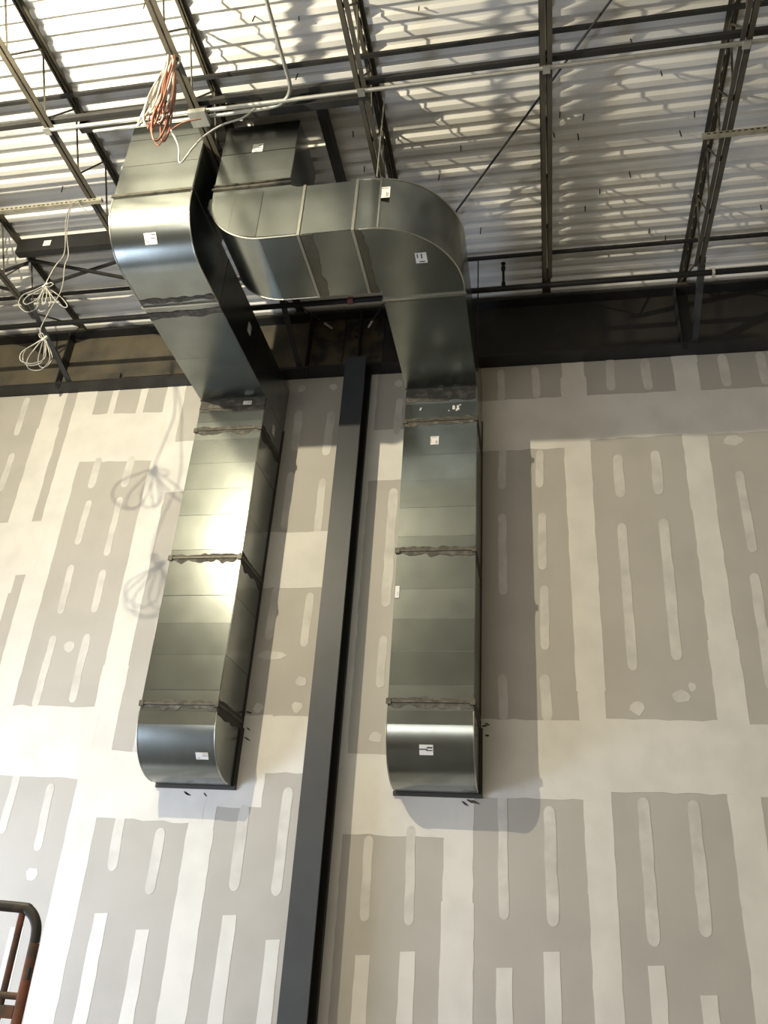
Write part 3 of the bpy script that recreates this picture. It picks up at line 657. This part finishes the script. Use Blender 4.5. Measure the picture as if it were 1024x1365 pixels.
lw = empty('data_cable', (-4.3, -2.86, 5.9), 'thin white cable with two tied loops dangling from the strut channel', 'cable')
CY = -2.74
def cb(pts, name='strand', r=.0050, closed=False, k=8):
    MB().tube(spline(pts, k, closed), r, 6, closed).build(name, M['wire_l'], lw, smooth=60)
def petal(c, ang, L, w, dy=0.0):
    """flattened loop leaving the knot c in direction ang (in the x-z plane)"""
    ca, sa = math.cos(ang), math.sin(ang); out = []
    for u, v in ((0, 0), (.35, .32), (.7, .5), (.95, .3), (1.0, 0), (.93, -.3), (.65, -.45), (.3, -.25)):
        a_, b_ = u * L, v * w
        out.append((c[0] + ca * a_ - sa * b_, CY + dy * u + random.uniform(-.01, .01), c[1] + sa * a_ + ca * b_))
    return out
cb([(-4.50, -2.672, 8.05), (-4.476, -2.70, 7.741), (-4.375, -2.70, 7.304), (-4.393, CY, 7.079), (-4.434, CY, 6.854)])
cb([(-4.39, -2.672, 8.05), (-4.466, -2.70, 7.954), (-4.425, -2.70, 7.588), (-4.324, -2.70, 7.264), (-4.291, CY, 7.079), (-4.245, CY, 6.782), (-4.301, CY, 6.516), (-4.327, CY, 6.311), (-4.265, CY, 6.198)])
cb([(-4.44, -2.672, 8.05), (-4.38, -2.68, 7.95), (-4.26, -2.69, 7.84), (-4.202, -2.70, 7.852)])
K1 = (-4.429, 6.843)
for ang, L, w, dy in ((-2.25, .30, .26, .03), (-1.95, .27, .12, -.05), (-1.45, .27, .15, .04), (-1.30, .26, .05, -.02), (-.75, .34, .06, .05), (-.25, .11, .04, -.04)):
    cb(petal(K1, ang, L, w, dy), 'loop', closed=True, k=5)
K2 = (-4.255, 6.198)
for ang, L, w, dy in ((-2.05, .27, .24, .04), (-1.85, .29, .27, -.03), (-1.62, .32, .24, .02), (-1.4, .28, .14, .05), (2.3, .10, .04, .0)):
    cb(petal(K2, ang, L, w, dy), 'loop', closed=True, k=5)
for K in (K1, K2):
    MB().tube([(K[0] - .02, CY, K[1] - .02), (K[0] + .02, CY, K[1] + .03)], .016, 8).build('tie', M['wire_l'], lw)

# ------------------------------------------------------------------ scissor lift: only its guard rail reaches into the picture
lf = empty('work_lift', (-2.9, -4.62, 0), 'rusty tubular guard rail of a work lift beside the wall', 'lift')
gy = -4.62
rail = spline([(-3.9, gy, 1.668), (-2.4, gy, 1.668), (-2.02, gy, 1.666), (-1.955, gy, 1.655), (-1.915, gy, 1.610), (-1.905, gy, 1.55)], 6)
MB().tube(rail, 0.0195, 10).build('top_rail', M['rust_dark'], lf, smooth=60)
MB().tube([(-1.905, gy, 1.55), (-1.905, gy, 0.72)], 0.0195, 10).build('corner_post', M['rust'], lf, smooth=60)
MB().tube([(-1.99, gy + .01, 1.655), (-1.99, gy + .01, 0.72)], 0.013, 10).build('inner_post', M['rust'], lf, smooth=60)
MB().tube([(-3.9, gy, 1.668), (-3.9, gy, 0.72)], 0.0195, 10).build('corner_post', M['rust'], lf, smooth=60)
MB().tube([(-3.88, gy, 1.375), (-1.92, gy, 1.375)], 0.012, 10).build('mid_rail', M['rust'], lf, smooth=60)
MB().box(-3.88, -1.92, gy - .015, gy + .012, 1.305, 1.345).build('mid_rail', M['rust'], lf)
MB().tube([(-1.893, gy - .012, 1.43), (-1.893, gy - .012, 1.47)], 0.010, 6).build('latch_pin', M['rust_dark'], lf)
MB().box(-3.95, -1.86, gy - .06, gy + .74, 0.60, 0.72).build('platform', M['rust'], lf)
MB().box(-3.85, -1.96, gy + .0, gy + .68, 0.16, 0.36).build('chassis', M['rust_dark'], lf)
for s_ in (0.10, 0.58):
    MB().bar((-3.8, gy + s_, 0.37), (-2.0, gy + s_, 0.59), .04, .05).bar((-3.8, gy + s_, 0.59), (-2.0, gy + s_, 0.37), .04, .05).build('scissor_arms', M['rust'], lf)
    for x in (-3.6, -2.2):
        MB().tube([(x, gy + s_ - .05, 0.15), (x, gy + s_ + .05, 0.15)], 0.15, 16).build('wheel', M['rubber'], lf, smooth=40)

# pendant bulb holder of the lamp that lights the place
pl = empty('pendant_lamp', (LAMP[0], LAMP[1], LAMP[2] + .07), 'bare pendant lamp holder hanging on a cord from a roof joist', 'lamp')
MB().tube([(LAMP[0], LAMP[1], LAMP[2] + .07), (LAMP[0], LAMP[1], LAMP[2] + .09), (LAMP[0], LAMP[1], LAMP[2] + .15)], [.022, .025, .018], 10).build('socket', M['rubber'], pl)
MB().tube([(LAMP[0], LAMP[1], LAMP[2] + .15), (LAMP[0], LAMP[1], ZB - .001)], .005, 6).build('cord', M['rubber'], pl)
